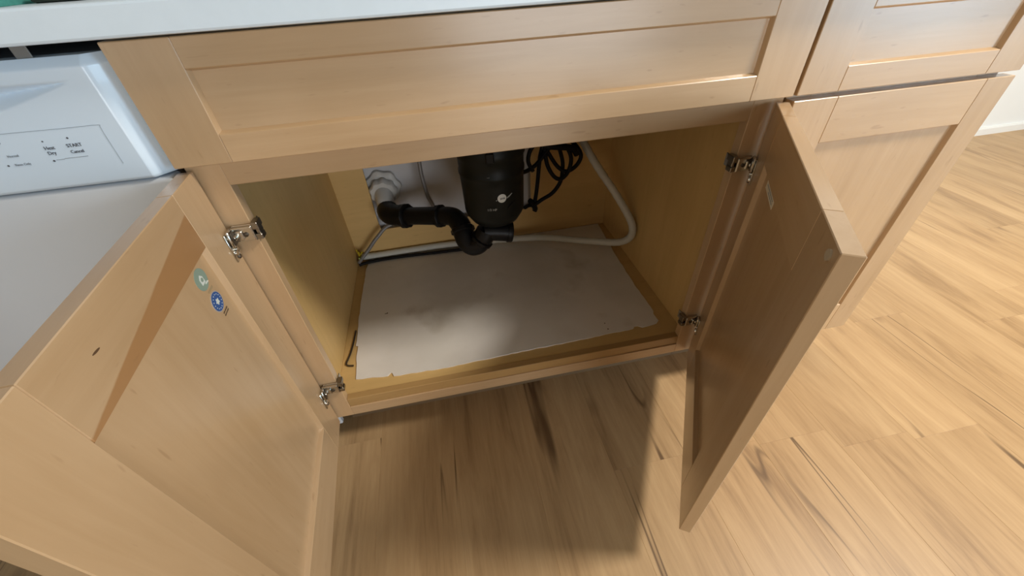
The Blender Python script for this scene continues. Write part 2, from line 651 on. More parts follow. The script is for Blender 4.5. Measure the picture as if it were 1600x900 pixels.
def shaker(parent, name, x0, x1, z0, z1, sl, sr, rt, rb, loc=None, rot=None, heart=False, label=None):
    """a recessed-panel front: front face at y=-T, back at y=0. The named mesh is the panel, boards are its children."""
    rf, rbk = 0.0075, 0.0080          # recess at the front and at the back
    ix0, ix1, iz0, iz1 = x0 + sl, x1 - sr, z0 + rb, z1 - rt
    e = 0.004
    p = MB().box(ix0 - e, ix1 + e, -T + rf, -rbk, iz0 - e, iz1 + e, 0).build(name, M['maple_panel' if name == 'door' else 'maple_panel_wide'], parent, loc=loc, rot=rot)
    if label:
        p['label'] = label
    b1, b2 = 0.0028, 0.0030
    F = (-T, -T + rf, b1)
    B = (0.0, -rbk, b2)

    def board(nm, bx, edge, mat):
        mb = MB().box(bx[0], bx[1], -T, 0, bx[2], bx[3], 0.0009)
        for (ya, yb, q) in (F, B):
            ya2 = ya + (0.0009 if ya < -0.001 else -0.0009)
            if edge == 'l':
                wedge(mb, (ix0, iz0), (ix0, iz1), (ix0 + q, iz0 + q), (ix0 + q, iz1 - q), ya2, yb)
            if edge == 'r':
                wedge(mb, (ix1, iz0), (ix1, iz1), (ix1 - q, iz0 + q), (ix1 - q, iz1 - q), ya2, yb)
            if edge == 't':
                wedge(mb, (ix0, iz1), (ix1, iz1), (ix0 + q, iz1 - q), (ix1 - q, iz1 - q), ya2, yb)
            if edge == 'b':
                wedge(mb, (ix0, iz0), (ix1, iz0), (ix0 + q, iz0 + q), (ix1 - q, iz0 + q), ya2, yb)
        return mb.build(nm, mat, p)
    board('stile', (x0, ix0, z0, z1), 'l', M['maple_z'])
    board('stile', (ix1, x1, z0, z1), 'r', M['maple_z'])
    board('rail', (ix0, ix1, iz1, z1), 't', M['maple_heart'] if heart else M['maple_x'])
    board('rail', (ix0, ix1, z0, iz0), 'b', M['maple_x'])
    return p


# --- sink base cabinet
cab = empty('sink_cabinet', (0, 0, 0))
tag(cab, 'maple sink base cabinet with both shaker doors standing open', 'cabinet')
SWL, SWR = 0.0443, 0.0565
ZRU = 0.6888
MB().box(0.0, SWL, 0, 0.019, 0.1135, ZT, 0.0008).build('stile', M['maple_z'], cab)
MB().box(W - SWR, W - 0.003, 0, 0.019, 0.1135, ZT, 0.0008).build('stile', M['maple_z'], cab)
MB().box(SWL, W - SWR, 0, 0.019, ZRU, ZT, 0.0008).build('top_rail', M['maple_x'], cab)
MB().box(SWL, W - SWR, 0, 0.019, 0.1135, 0.1430, 0.0008).build('bottom_rail', M['maple_x'], cab)
MB().box(SWL, W - SWR, 0.0025, 0.0190, 0.1430, 0.1690, 0.0008).build('shelf_edging', M['edging'], cab)
MB().box(0.003, 0.0212, 0.019, DEPTH + 0.006, 0.1135, ZT, 0.0006).build('side_panel', M['inner_z'], cab)
MB().box(0.8662, W - 0.005, 0.019, DEPTH + 0.006, 0.1135, ZT, 0.0006).build('side_panel', M['inner_z'], cab)
MB().box(0.0212, 0.8662, 0.019, DEPTH, 0.150, 0.1680, 0.0006).build('bottom_panel', M['inner_x'], cab)
bk = MB()
cut = [(0.0212, 0.168), (0.8662, 0.168), (0.8662, ZT), (0.606, ZT), (0.606, 0.285), (0.601, 0.272), (0.590, 0.266), (0.45, 0.268), (0.25, 0.2675), (0.118, 0.266), (0.1150, 0.300), (0.1160, 0.420), (0.1155, ZT), (0.0212, ZT)]
bk.prism([(a, DEPTH, c) for a, c in cut], (0, 0.006, 0))
bk.build('back_panel', M['inner_x'], cab)
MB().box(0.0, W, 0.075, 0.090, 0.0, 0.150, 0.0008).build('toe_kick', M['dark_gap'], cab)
MB().box(0.003, 0.0212, 0.090, DEPTH, 0.0, 0.113, 0.0006).build('base_side', M['inner_z'], cab)
MB().box(0.8662, W - 0.005, 0.090, DEPTH, 0.0, 0.113, 0.0006).build('base_side', M['inner_z'], cab)
shaker(cab, 'false_front', 0.0, W - 0.0063, ZFB, ZT, 0.0709, 0.0756, 0.0320, 0.0362, loc=(0, -0.0004, 0))

AL = math.radians(85.93)
DW_ = 0.4370
left = shaker(cab, 'door', 0.0, DW_, ZB, ZD, 0.0727, 0.0772, 0.0753, 0.0899,
              loc=(0.0123, -0.0077, 0), rot=(0, 0, -AL), heart=True,
              label='open door on the left with two round stickers inside')
AR = math.radians(58.36)
right = shaker(cab, 'door', 0.0, DW_, ZB, ZD, 0.0772, 0.0727, 0.0753, 0.0899,
               loc=(0.8808 - math.cos(AR) * DW_, -0.0066 - math.sin(AR) * DW_, 0), rot=(0, 0, AR),
               label='open door on the right with a small paper label inside')


# stickers, marks and bumper on the doors (door-local coordinates, inner face at y = 0, panel at y = -0.006)
def disc(r, y, cx, cz, th=0.0004, seg=40, inner=0.0):
    b = MB()
    if inner <= 0:
        b.lathe([(r, 0), (r, th)], (cx, y, cz), (0, 1, 0), seg)
    else:
        b.lathe([(r, 0), (r, th), (inner, th), (inner, 0)], (cx, y, cz), (0, 1, 0), seg)
    return b


YP = -0.0080
st = disc(0.0150, YP, 0.1222, 0.6255)
s1 = st.build('sticker', M['green'], left)
s1['label'] = 'round sage green sticker with a pale house mark'
b = MB()
b.prism([(0.1175, YP + 0.0004, 0.619), (0.1175, YP + 0.0004, 0.6275), (0.1222, YP + 0.0004, 0.632), (0.1272, YP + 0.0004, 0.6275), (0.1272, YP + 0.0004, 0.619)], (0, 0.0003, 0))
b.tube([(0.1130, YP + 0.0005, 0.6165), (0.1200, YP + 0.0005, 0.6170)], 0.0012, 6, 1)
b.build('house_mark', M['sticker_white'], left)
disc(0.0028, YP + 0.0007, 0.1222, 0.6250).build('house_mark_center', M['green'], left)
s2 = disc(0.0152, YP, 0.1213, 0.5868).build('sticker_backing', M['pale_print'], left)
s2 = disc(0.0136, YP + 0.0004, 0.1213, 0.5868).build('sticker', M['blue'], left)
s2['label'] = 'round blue seal sticker'
b = MB()
for k in range(14):
    a = 2 * math.pi * k / 14
    b.box(0.1213 + 0.0103 * math.cos(a) - 0.0006, 0.1213 + 0.0103 * math.cos(a) + 0.0006, YP + 0.0008, YP + 0.0011,
          0.5868 + 0.0103 * math.sin(a) - 0.0006, 0.5868 + 0.0103 * math.sin(a) + 0.0006, 0)
b.lathe([(0.0040, 0), (0.0040, 0.0003)], (0.1213, YP + 0.0008, 0.5868), (0, 1, 0), 24, wob=lambda a: 1 + 0.25 * math.cos(5 * a))
b.build('seal_emblem', M['sticker_white'], left)
b = MB()
b.box(0.1100, 0.1260, YP, YP + 0.0003, 0.6040, 0.6070, 0)
b.build('sticker_caption', M['tan_print'], left)
b = MB()
for k in range(2):
    z = 0.5672 - k * 0.0042
    xx = 0.110 - 0.001
    for wd in (0.005, 0.0032, 0.0055):
        b.box(xx, xx + wd, YP, YP + 0.0003, z - 0.0011, z + 0.0011, 0)
        xx += wd + 0.0009
b.build('seal_caption', M['brown_print'], left)
b = MB()
b.lathe([(0.0018, 0), (0.0016, 0.0003)], (0, 0, 0), (0, 1, 0), 12)
b.bm.transform(Matrix.Translation((0.2996, 0, 0.6840)) @ Matrix.Rotation(math.radians(-6), 4, 'Y') @ Matrix.Diagonal((3.0, 1, 0.6, 1)))
b.build('dent', M['scratch'], left)

for o in left.children:                                # the prints sit on the recessed panel
    if o.name.split('.')[0] in ('sticker', 'sticker_backing', 'sticker_caption', 'seal_emblem', 'seal_caption', 'house_mark', 'house_mark_center'):
        o.location = (-0.0125, 0, -0.0083)
b = MB()
rx0, rx1 = DW_ - 0.172, DW_ - 0.098
b.box(rx0, rx1, YP, YP + 0.0004, 0.6160, 0.6380, 0)
lb = b.build('paper_label', M['label_paper'], right)
b = MB()
for k, (u0, u1) in enumerate(((0.1, 0.9), (0.1, 0.75), (0.1, 0.85), (0.1, 0.6))):
    z = 0.6345 - k * 0.0047
    xx = rx0 + u0 * (rx1 - rx0)
    while xx < rx0 + u1 * (rx1 - rx0):
        wd = random.uniform(0.003, 0.009)
        b.box(xx, xx + wd, YP + 0.0004, YP + 0.0006, z - 0.0010, z + 0.0010, 0)
        xx += wd + 0.0016
b.build('label_print', M['pale_line'], right)
disc(0.0055, 0.0, DW_ - 0.4200, 0.7040, 0.0018, 24).build('bumper', M['bumper'], right, smooth=True)


# hinges: nickel-plated compact face-frame hinges
def hinge(z, side):
    """wrap plate on the face-frame stile (part) with the door wing, cup, screws as its pieces"""
    sx = 1 if side == 'left' else -1
    ex = SWL if side == 'left' else W - SWR            # inner edge of the stile

    def X(a):                                          # distance from the stile's inner edge towards the door
        return ex - sx * a
    b = MB()
    # U-shaped saddle over the stile: front plate, edge plate and inner tongue
    def bx(a0, a1, y0, y1, z0, z1, bev=0.0008):
        x0, x1 = sorted((X(a0), X(a1)))
        b.box(x0, x1, y0, y1, z0, z1, bev)
    bx(-0.0016, 0.028, -0.0042, -0.0004, z - 0.0125, z + 0.0125)
    bx(-0.0022, -0.0002, -0.0042, 0.0250, z - 0.0115, z + 0.0115)
    # raised ears at the edge
    bx(-0.0022, -0.0002, -0.0100, 0.0060, z - 0.0125, z + 0.0125)
    # raised channel of the arm
    bx(-0.0016, 0.031, -0.0105, -0.0042, z - 0.0112, z + 0.0112, 0.0012)
    bx(0.012, 0.036, -0.0140, -0.0100, z - 0.0072, z + 0.0072, 0.0014)
    h = b.build('hinge', M['chrome'], cab)
    h['label'] = 'nickel plated hinge on the %s stile' % side
    s = MB().lathe([(0.0036, 0), (0.0034, 0.0016), (0.0022, 0.0022)], (X(0.009), -0.0105, z), (0, -1, 0), 16)
    s.box(X(0.009) - 0.0030, X(0.009) + 0.0030, -0.0130, -0.0125, z - 0.0005, z + 0.0005, 0)
    s.build('screw', M['dark_metal'], h, True)
    t = MB()
    x0, x1 = sorted((X(-0.0115), X(-0.0022)))
    t.box(x0, x1, -0.0090, 0.0100, z + 0.0050, z + 0.0160, 0.001)
    t.box(x0, x1, -0.0090, 0.0060, z - 0.0120, z - 0.0030, 0.001)
    t.box(x0 + 0.002, x1 - 0.002, -0.0060, 0.0080, z - 0.0040, z + 0.0060, 0.001)
    t.build('adjusting_tongue', M['chrome_dark'], h)
    # the wing screwed to the door and the cup behind it, in world coordinates of that door
    if side == 'left':
        mw = Matrix.Translation((0.0123, -0.0077, 0)) @ Matrix.Rotation(-AL, 4, 'Z')
        c = 0.0125
    else:
        mw = right_mw
        c = DW_ - 0.0125
    g = MB()
    g.box(c - 0.0105, c + 0.0105, -0.0002, 0.0024, z - 0.0340, z + 0.0120, 0.0010)
    g.box(c - 0.0080, c + 0.0080, 0.0024, 0.0075, z - 0.0120, z + 0.0150, 0.0020)
    g.lathe([(0.0030, 0), (0.0030, 0.004)], (c, 0.0020, z - 0.0160), (0, 1, 0), 16)
    g.lathe([(0.0046, 0), (0.0040, 0.0030)], (c - 0.0045, 0.0020, z - 0.0245), (0, 1, 0), 16)
    g.lathe([(0.0046, 0), (0.0040, 0.0030)], (c + 0.0045, 0.0020, z - 0.0200), (0, 1, 0), 16)
    g.bm.transform(mw)
    g.build('door_wing', M['chrome'], h, True)
    g = MB()
    g.box(c - 0.0055, c + 0.0055, 0.0075, 0.0088, z - 0.0090, z + 0.0120, 0.0004)
    g.lathe([(0.0042, 0), (0.0030, 0.0022)], (c, 0.0023, z - 0.0290), (0, 1, 0), 16)
    g.bm.transform(mw)
    g.build('hinge_cup', M['dark_metal'], h, True)
    # knuckle link from the wing to the saddle
    a = mw @ Vector((c, 0.007, z))
    bb_ = Vector((X(0.022), -0.0090, z))
    lk = MB()
    lk.tube([a, (a + bb_) / 2 + Vector((0, -0.003, 0)), bb_], 0.0042, 10, 4)
    lk.build('link', M['chrome'], h, True)
    return h


right_mw = Matrix.Translation((0.8808 - math.cos(AR) * DW_, -0.0066 - math.sin(AR) * DW_, 0)) @ Matrix.Rotation(AR, 4, 'Z')
for zz in (0.6155, 0.2260):
    hinge(zz, 'left')
for zz in (0.6160, 0.2300):
    hinge(zz, 'right')

# --- drawer base cabinet on the right
cab2 = empty('drawer_cabinet', (W, 0, 0))
tag(cab2, 'closed maple drawer base cabinet right of the open sink cabinet', 'cabinet')
W2 = 0.4246
MB().box(0.0, 0.045, 0, 0.019, 0.1135, ZT, 0.0008).build('stile', M['maple_z'], cab2)
MB().box(W2 - 0.056, W2 - 0.012, 0, 0.019, 0.1135, ZT, 0.0008).build('stile', M['maple_z'], cab2)
MB().box(0.045, W2 - 0.056, 0, 0.019, 0.820, ZT, 0.0008).build('top_rail', M['maple_x'], cab2)
MB().box(0.045, W2 - 0.056, 0, 0.019, 0.700, 0.738, 0.0008).build('middle_rail', M['maple_x'], cab2)
MB().box(0.045, W2 - 0.056, 0, 0.019, 0.1135, 0.150, 0.0008).build('bottom_rail', M['maple_x'], cab2)
MB().box(0.0, 0.012, 0.019, DEPTH, 0.1135, ZT, 0.0006).build('side_panel', M['maple_z'], cab2)
MB().box(W2 - 0.026, W2 - 0.012, 0.019, 0.590, 0.0, ZT, 0.0006).build('side_panel', M['maple_z'], cab2)
MB().box(0.012, W2 - 0.026, 0.019, DEPTH, 0.1135, 0.130, 0.0006).build('bottom_panel', M['inner_x'], cab2)
MB().box(0.012, W2 - 0.026, DEPTH - 0.006, DEPTH, 0.130, ZT, 0.0006).build('back_panel', M['inner_x'], cab2)
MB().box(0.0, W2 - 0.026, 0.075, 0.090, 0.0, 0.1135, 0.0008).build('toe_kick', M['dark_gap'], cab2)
shaker(cab2, 'drawer_front', 0.0, W2, ZFB, ZT, 0.0726, 0.0713, 0.0320, 0.0362, loc=(0, -0.0004, 0))
shaker(cab2, 'door', 0.0, W2, ZB, 0.7177, 0.0798, 0.0576, 0.0753, 0.0899, loc=(0, -0.0004, 0))

# --- countertop
ct = MB()
ct.box(-0.90, 1.345, -0.045, 0.597, 0.8722, 0.9030, 0.003, 2)
top = ct.build('countertop', M['counter'])
tag(top, 'white countertop slab running over the cabinets and dishwasher', 'countertop')
b = MB()
for (x0, x1, y0, y1) in ((0.10, 0.104, 0.10, 0.50), (0.796, 0.80, 0.10, 0.50), (0.104, 0.796, 0.10, 0.104), (0.104, 0.796, 0.496, 0.50)):
    b.box(x0, x1, y0, y1, 0.716, 0.8722, 0.001)
b.box(0.10, 0.80, 0.10, 0.50, 0.712, 0.716, 0.001)
b.build('sink_basin', M['steel'], top)

b = MB()
bmx = bmesh.new()
bmesh.ops.create_grid(bmx, x_segments=24, y_segments=12, size=0.5)
for v in bmx.verts:
    X_, Y_ = v.co.x, v.co.y
    v.co = Vector((-0.235 + X_ * 0.34, 0.045 + Y_ * 0.150 + 0.006 * X_, 0.9160 + 0.0018 * noise.noise((X_ * 6, Y_ * 6, 1))))
r = bmesh.ops.extrude_face_region(bmx, geom=list(bmx.faces))
for v in [e for e in r['geom'] if isinstance(e, bmesh.types.BMVert)]:
    v.co.z = 0.9032
bmesh.ops.recalc_face_normals(bmx, faces=bmx.faces)
b.join(bmx)
tag(b.build('dish_cloth', M['teal'], smooth=True), 'folded teal cloth lying on the white countertop edge', 'cloth')
b = MB().box(-0.055, -0.005, 0.010, 0.085, 0.9032, 0.9135, 0.004, 2)
tag(b.build('scrub_pad', M['dark_green'], smooth=True), 'dark scrub pad on the countertop beside the teal cloth', 'scrub pad')

# ------------------------------------------------------------------ dishwasher
dw = empty('dishwasher', (-0.306, 0, 0))
tag(dw, 'white dishwasher with touch controls left of the sink cabinet', 'dishwasher')
# everything below is given in dishwasher-local x: 0 is its middle, right edge at +0.298
DXR = 0.298
DXL = -0.298
MB().box(DXL + 0.006, DXR - 0.004, 0.012, 0.570, 0.10, 0.8535, 0.004, 2).build('tub', M['enamel_side'], dw)


def console():
    """control console front: grid with rounded side and top edges and a lens-shaped hand recess"""
    nx, nz = 260, 96
    z0, z1 = 0.7190, 0.8580
    yb = 0.010
    V = []
    F_ = []

    def depth(x, z):
        y = -0.0200
        for dd, rr, dp in ((min(x - DXL, DXR - x), 0.020, 0.019), (z1 - z, 0.010, 0.009), (z - z0, 0.0025, 0.002)):
            if dd < rr:
                y += dp * ((rr - dd) / rr) ** 1.12
        # hand recess: straight upper edge, curved lower edge running to a tip at each side
        u = x / 0.2600
        if abs(u) < 1:
            zt = 0.8350 + 0.001 * (1 - u * u)
            zb = 0.8350 - 0.0500 * (1 - abs(u) ** 1.6)
            if zb < z < zt:
                e = min((zt - z) * 1.6, (z - zb))
                y += 0.013 * min(1.0, e / 0.014)
        return y
    xs = [DXL + (DXR - DXL) * i / nx for i in range(nx + 1)]
    # denser columns near the right edge
    xs = sorted(set([round(q, 5) for q in xs] + [round(DXR - 0.020 * k / 8, 5) for k in range(9)]))
    n = len(xs)
    for i, xx in enumerate(xs):
        for j in range(nz + 1):
            z = z0 + (z1 - z0) * j / nz
            V.append((xx, depth(xx, z), z))
    for i in range(n - 1):
        for j in range(nz):
            a = i * (nz + 1) + j
            F_.append((a, a + nz + 1, a + nz + 2, a + 1))
    base = len(V)
    # rim back to yb
    rim = [i * (nz + 1) for i in range(n)] + [(n - 1) * (nz + 1) + j for j in range(1, nz + 1)] \
        + [i * (nz + 1) + nz for i in range(n - 2, -1, -1)] + [j for j in range(nz - 1, 0, -1)]
    for k in rim:
        V.append((V[k][0], yb, V[k][2]))
    m_ = len(rim)
    for k in range(m_):
        F_.append((rim[k], rim[(k + 1) % m_], base + (k + 1) % m_, base + k))
    return MB().poly(V, F_)


console().build('control_console', M['console'], dw, True)
MB().box(DXL, DXR - 0.002, -0.0170, 0.0115, 0.115, 0.7160, 0.006, 3).build('door_panel', M['enamel'], dw, True)
MB().box(DXL + 0.004, DXR + 0.0035, 0.0300, 0.0440, 0.046, 0.1120, 0.002).build('lower_panel', M['enamel'], dw)
b = MB()
b.box(0.216, 0.2318, -0.0080, 0.030, 0.8535, 0.8560, 0.0006)
b.box(0.216, 0.2318, -0.0080, -0.006, 0.8535, 0.8722, 0.0006)
b.build('mounting_bracket', M['grey'], dw)
for xx in (-0.24, 0.24):
    for yy in (0.10, 0.53):
        MB().lathe([(0.016, 0), (0.016, 0.008), (0.008, 0.010), (0.008, 0.102)], (xx, yy, 0), (0, 0, 1), 16).build('levelling_foot', M['black'], dw, True)
YC = -0.0203
b = MB()
b.tube([(-0.21, YC, 0.7900), (0.12, YC, 0.7892), (0.2200, YC, 0.7884), (0.2555, YC, 0.7884), (0.2578, YC, 0.7860), (0.2570, YC, 0.7760), (0.2556, YC, 0.7415)], 0.00022, 6, 6)
kp = b.build('keypad_outline', M['pale_line'], dw)


def text(s, x_, z_, size, mat, parent, name='printed_text', align='CENTER', y=YC, rot=(math.pi / 2, 0, 0), thick=0.00025, loc=None):
    c = bpy.data.curves.new(name, 'FONT')
    c.body = s
    c.size = size
    c.align_x = align
    c.align_y = 'CENTER'
    c.extrude = thick
    c.resolution_u = 4
    tmp = bpy.data.objects.new(name, c)
    COL.objects.link(tmp)
    dg = bpy.context.evaluated_depsgraph_get()
    me = bpy.data.meshes.new_from_object(tmp.evaluated_get(dg))
    bpy.data.objects.remove(tmp)
    bpy.data.curves.remove(c)
    me.name = name
    me.materials.clear()
    return link(name, me, mat, parent, loc=loc or (x_, y, z_), rot=rot)


text('START', 0.2185, 0.7688, 0.0056, M['print'], dw)
text('Cancel', 0.2172, 0.7615, 0.0052, M['print'], dw)
text('Heat', 0.1918, 0.7685, 0.0056, M['print'], dw)
text('Dry', 0.1905, 0.7625, 0.0056, M['print'], dw)
text('High Temp', 0.140, 0.7800, 0.0040, M['pale_line'], dw)
text('Normal', 0.150, 0.7640, 0.0038, M['pale_line'], dw)
text('Rinse Only', 0.1530, 0.7535, 0.0038, M['pale_line'], dw)
for (xx, zz, rr) in ((0.2170, 0.7775, 0.0011), (0.1900, 0.7765, 0.0009), (0.1865, 0.7535, 0.0012), (0.134, 0.7640, 0.0011), (0.1375, 0.7535, 0.0011)):
    MB().lathe([(rr, 0), (rr, 0.0003)], (xx, YC + 0.0002, zz), (0, -1, 0), 12).build('indicator_dot', M['print'], dw)
b = MB()
b.box(0.1990, 0.2245, YC, YC + 0.0004, 0.7546, 0.7552, 0)
b.box(0.1900, 0.2020, YC, YC + 0.0004, 0.7530, 0.7536, 0) if False else b.box(0.1895, 0.1985, YC, YC + 0.0004, 0.7540, 0.7545, 0)
b.build('underline', M['pale_line'], dw)

# ------------------------------------------------------------------ under the sink
ZF = 0.1680

# paper liner, torn edges
edge = [(0.0596, 0.0563), (0.1339, 0.0480), (0.1400, 0.0560), (0.1440, 0.0545), (0.1475, 0.0445), (0.2751, 0.0400), (0.4322, 0.0465), (0.5960, 0.0485), (0.7506, 0.0530), (0.7560, 0.0600), (0.7654, 0.0590), (0.7744, 0.0514), (0.8150, 0.0560),
        (0.8243, 0.0640), (0.8230, 0.0900), (0.8280, 0.1000), (0.8279, 0.1409), (0.8262, 0.2000), (0.8322, 0.3756), (0.8390, 0.4700), (0.8460, 0.5570), (0.70, 0.5575), (0.50, 0.5590), (0.30, 0.5575), (0.0600, 0.5590),
        (0.0494, 0.4987), (0.0480, 0.3800), (0.0470, 0.2615), (0.0495, 0.2000), (0.0490, 0.1655), (0.0550, 0.1620), (0.0540, 0.1300), (0.0575, 0.0900)]
pts = []
for i, p in enumerate(edge):
    q = edge[(i + 1) % len(edge)]
    ln_ = math.hypot(q[0] - p[0], q[1] - p[1])
    n_ = max(1, int(ln_ / 0.012))
    for k in range(n_):
        t = k / n_
        j = 0.0011 if 0 < k else 0
        pts.append((p[0] + (q[0] - p[0]) * t + random.uniform(-j, j), p[1] + (q[1] - p[1]) * t + random.uniform(-j, j)))
b = MB().prism([(px, py, ZF + 0.0004) for px, py in pts], (0, 0, 0.0022))
liner = tag(b.build('shelf_liner', M['paper']), 'white paper shelf liner with torn edges on the cabinet bottom', 'liner')
for (px, py, a_, w_) in ((0.1207, 0.2687, 0.006, 0.0022), (0.1247, 0.2700, 0.0022, 0.005), (0.687, 0.0876, 0.0028, 0.0028), (0.6873, 0.0662, 0.0032, 0.0034)):
    MB().box(px - a_ / 2, px + a_ / 2, py - w_ / 2, py + w_ / 2, ZF + 0.0026, ZF + 0.0030, 0).build('stain', M['brown_print'], liner)

# garbage disposal
AX = Vector((0.4520, 0.300, 0.0))
gd = empty('garbage_disposal', (AX.x, AX.y, 0.404))
tag(gd, 'black garbage disposal hanging below the sink in the cabinet', 'disposal')


def loc_(v):
    return Vector(v) - Vector((AX.x, AX.y, 0.404))


zb = 0.0
prof = [(0.030, zb), (0.050, zb + 0.001), (0.059, zb + 0.006), (0.0700, zb + 0.024), (0.0730, zb + 0.034), (0.0747, zb + 0.110), (0.0755, zb + 0.128), (0.0775, zb + 0.131), (0.0775, zb + 0.138), (0.0755, zb + 0.141),
        (0.0762, zb + 0.168), (0.0800, zb + 0.174), (0.0812, zb + 0.184), (0.0790, zb + 0.192), (0.0770, zb + 0.198), (0.0770, zb + 0.226), (0.070, zb + 0.240), (0.052, zb + 0.252), (0.045, zb + 0.262)]
MB().lathe(prof, seg=64).build('shell', M['body_black'], gd, True)
MB().lathe([(0.045, 0.262), (0.062, 0.264), (0.064, 0.276), (0.056, 0.280), (0.056, 0.290), (0.068, 0.293), (0.068, 0.302), (0.045, 0.306), (0.045, 0.3075)], seg=48).build('mounting_ring', M['black'], gd, True)
for k in range(3):
    b = MB().box(-0.009, 0.009, 0.072, 0.085, 0.176, 0.198, 0.002)
    b.bm.transform(Matrix.Rotation(2 * math.pi * k / 3 + 0.9, 4, 'Z'))
    b.build('lug', M['black'], gd)
# discharge elbow out of the lower side, to the trap
b = MB()
b.tube([loc_(q) for q in ((0.416, 0.2735, 0.3835), (0.440, 0.2730, 0.3810), (0.484, 0.2720, 0.3720))], 0.0245, 24, 5)
b.lathe([(0.012, 0), (0.0270, 0.002), (0.0276, 0.012), (0.0268, 0.014)], loc_((0.473, 0.2722, 0.3745)), (1.0, -0.02, -0.2), 24)
b.tube([loc_(q) for q in ((0.452, 0.290, 0.410), (0.450, 0.284, 0.398), (0.446, 0.276, 0.384))], 0.0228, 20, 5)
b.build('discharge_elbow', M['black'], gd, True)
# badge facing the front of the cabinet
ba = math.radians(-90 + 7)
bz = 0.089
bn = Vector((math.cos(ba), math.sin(ba), 0))
tn = Vector((-math.sin(ba), math.cos(ba), 0))


def on_shell(u, zz, out=0.0004):
    """u: arc length along the shell to the right of the badge"""
    a = ba + u / 0.0748
    return Vector((math.cos(a), math.sin(a), 0)) * (0.0746 + out) + Vector((0, 0, zz))


b = MB()
pl = [on_shell(0.0105 * math.cos(2 * math.pi * k / 32), bz + 0.0105 * math.sin(2 * math.pi * k / 32), 0.0009) for k in range(32)]
b.poly([on_shell(0, bz, 0.0014)] + pl, [(0, k + 1, (k + 1) % 32 + 1) for k in range(32)])
b.build('badge', M['badge'], gd)
zr = math.atan2(tn.y, tn.x)
text('sink', 0, 0, 0.0075, M['print'], gd, 'badge_text', rot=(math.pi / 2, 0, zr), loc=on_shell(0.001, bz + 0.0002, 0.0022))


def strip(pts_, r_, name, mat):
    MB().tube([on_shell(u, zz, 0.0004) for u, zz in pts_], r_, 6, 4).build(name, mat, gd)


strip(((0.012, bz - 0.001), (0.018, bz + 0.002), (0.026, bz + 0.006)), 0.0009, 'badge_swoosh', M['badge_text'])
strip(((0.026, bz + 0.006), (0.019, bz + 0.0005), (0.012, bz - 0.003)), 0.0005, 'badge_swoosh', M['badge_text'])
strip(((-0.0140, bz - 0.0045), (-0.0115, bz - 0.003)), 0.0012, 'badge_swoosh', M['badge_text'])
strip(((0.012, bz - 0.030), (0.020, bz - 0.022), (0.032, bz - 0.016)), 0.0007, 'badge_swoosh', M['rubber'])
a_ = ba + (-0.0245) / 0.0748
text('1/3 HP', 0, 0, 0.0082, M['badge_text'], gd, 'rating_text', rot=(math.pi / 2, 0, a_ + math.pi / 2), loc=on_shell(-0.0245, bz - 0.0255, 0.0030))
strip(((-0.030, bz + 0.052), (-0.024, bz + 0.0525)), 0.0006, 'seam_mark', M['badge_text'])

# P-trap and trap arm
tr = empty('drain_trap', (0.36, 0.33, 0.378))
tag(tr, 'black plastic P-trap and drain arm running to the wall', 'drain pipe')


def tl(v):
    return Vector(v) - Vector((0.36, 0.33, 0.378))


MB().tube([tl(q) for q in ((0.424, 0.2735, 0.3850), (0.4135, 0.2720, 0.3690), (0.400, 0.2740, 0.3500), (0.384, 0.2800, 0.3425), (0.371, 0.2900, 0.3515), (0.366, 0.3030, 0.3670), (0.3635, 0.3190, 0.3800), (0.356, 0.3390, 0.3885))], 0.0262, 24, 6).build('trap_bend', M['black'], tr, True)


def nut(p, ax, r=0.033, l=0.022):
    MB().lathe([(r * 0.86, -l / 2), (r, -l / 2 + 0.003), (r, l / 2 - 0.004), (r * 0.84, l / 2)], tl(p), ax, 40, wob=lambda a: 1 + 0.03 * math.cos(10 * a)).build('slip_nut', M['black'], tr, True)


nut((0.408, 0.2725, 0.3610), (-0.55, 0.06, -0.75), 0.0300, 0.014)
nut((0.3655, 0.3110, 0.3740), (-0.10, 0.75, 0.65), 0.0305, 0.016)
b = MB().tube([tl(q) for q in ((0.360, 0.330, 0.3850), (0.350, 0.350, 0.3915), (0.336, 0.364, 0.3905), (0.318, 0.378, 0.386), (0.225, 0.450, 0.361), (0.190, 0.477, 0.3525))], 0.0245, 24, 6)
b.build('trap_arm', M['black'], tr, True)
arm_ax = Vector((0.225 - 0.318, 0.450 - 0.378, 0.361 - 0.386))
nut((0.312, 0.3825, 0.3843), arm_ax, 0.0300, 0.020)
nut((0.214, 0.4585, 0.358), arm_ax, 0.0340, 0.022)
MB().tube([tl(q) for q in ((0.212, 0.460, 0.358), (0.185, 0.481, 0.352), (0.166, 0.500, 0.351), (0.160, 0.520, 0.353))], 0.0310, 24, 6).build('wall_elbow', M['black'], tr, True)

# white drain fitting on the wall
df = empty('drain_fitting', (0.155, 0.598, 0.385))
tag(df, 'white lobed plastic drain fitting on the wall behind the trap', 'pipe fitting')
MB().lathe([(0.020, 0.0), (0.050, 0.0), (0.052, 0.004), (0.050, 0.012), (0.040, 0.018), (0.036, 0.018)], (0, 0, 0.008), (0, -1, 0), 64, wob=lambda a: 1 + 0.06 * math.cos(7 * a)).build('flange', M['white_plastic'], df, True)
MB().lathe([(0.038, 0.014), (0.040, 0.018), (0.040, 0.036), (0.036, 0.041), (0.028, 0.041)], (0, 0, 0.006), (0, -1, -0.12), 64, wob=lambda a: 1 + 0.05 * math.cos(9 * a)).build('lobed_nut', M['white_plastic'], df, True)
MB().tube([(0, -0.025, 0.004), (0.002, -0.055, -0.012), (0.004, -0.066, -0.022), (0.005, -0.078, -0.032)], 0.0265, 24, 5).build('pipe_stub', M['white_plastic'], df, True)

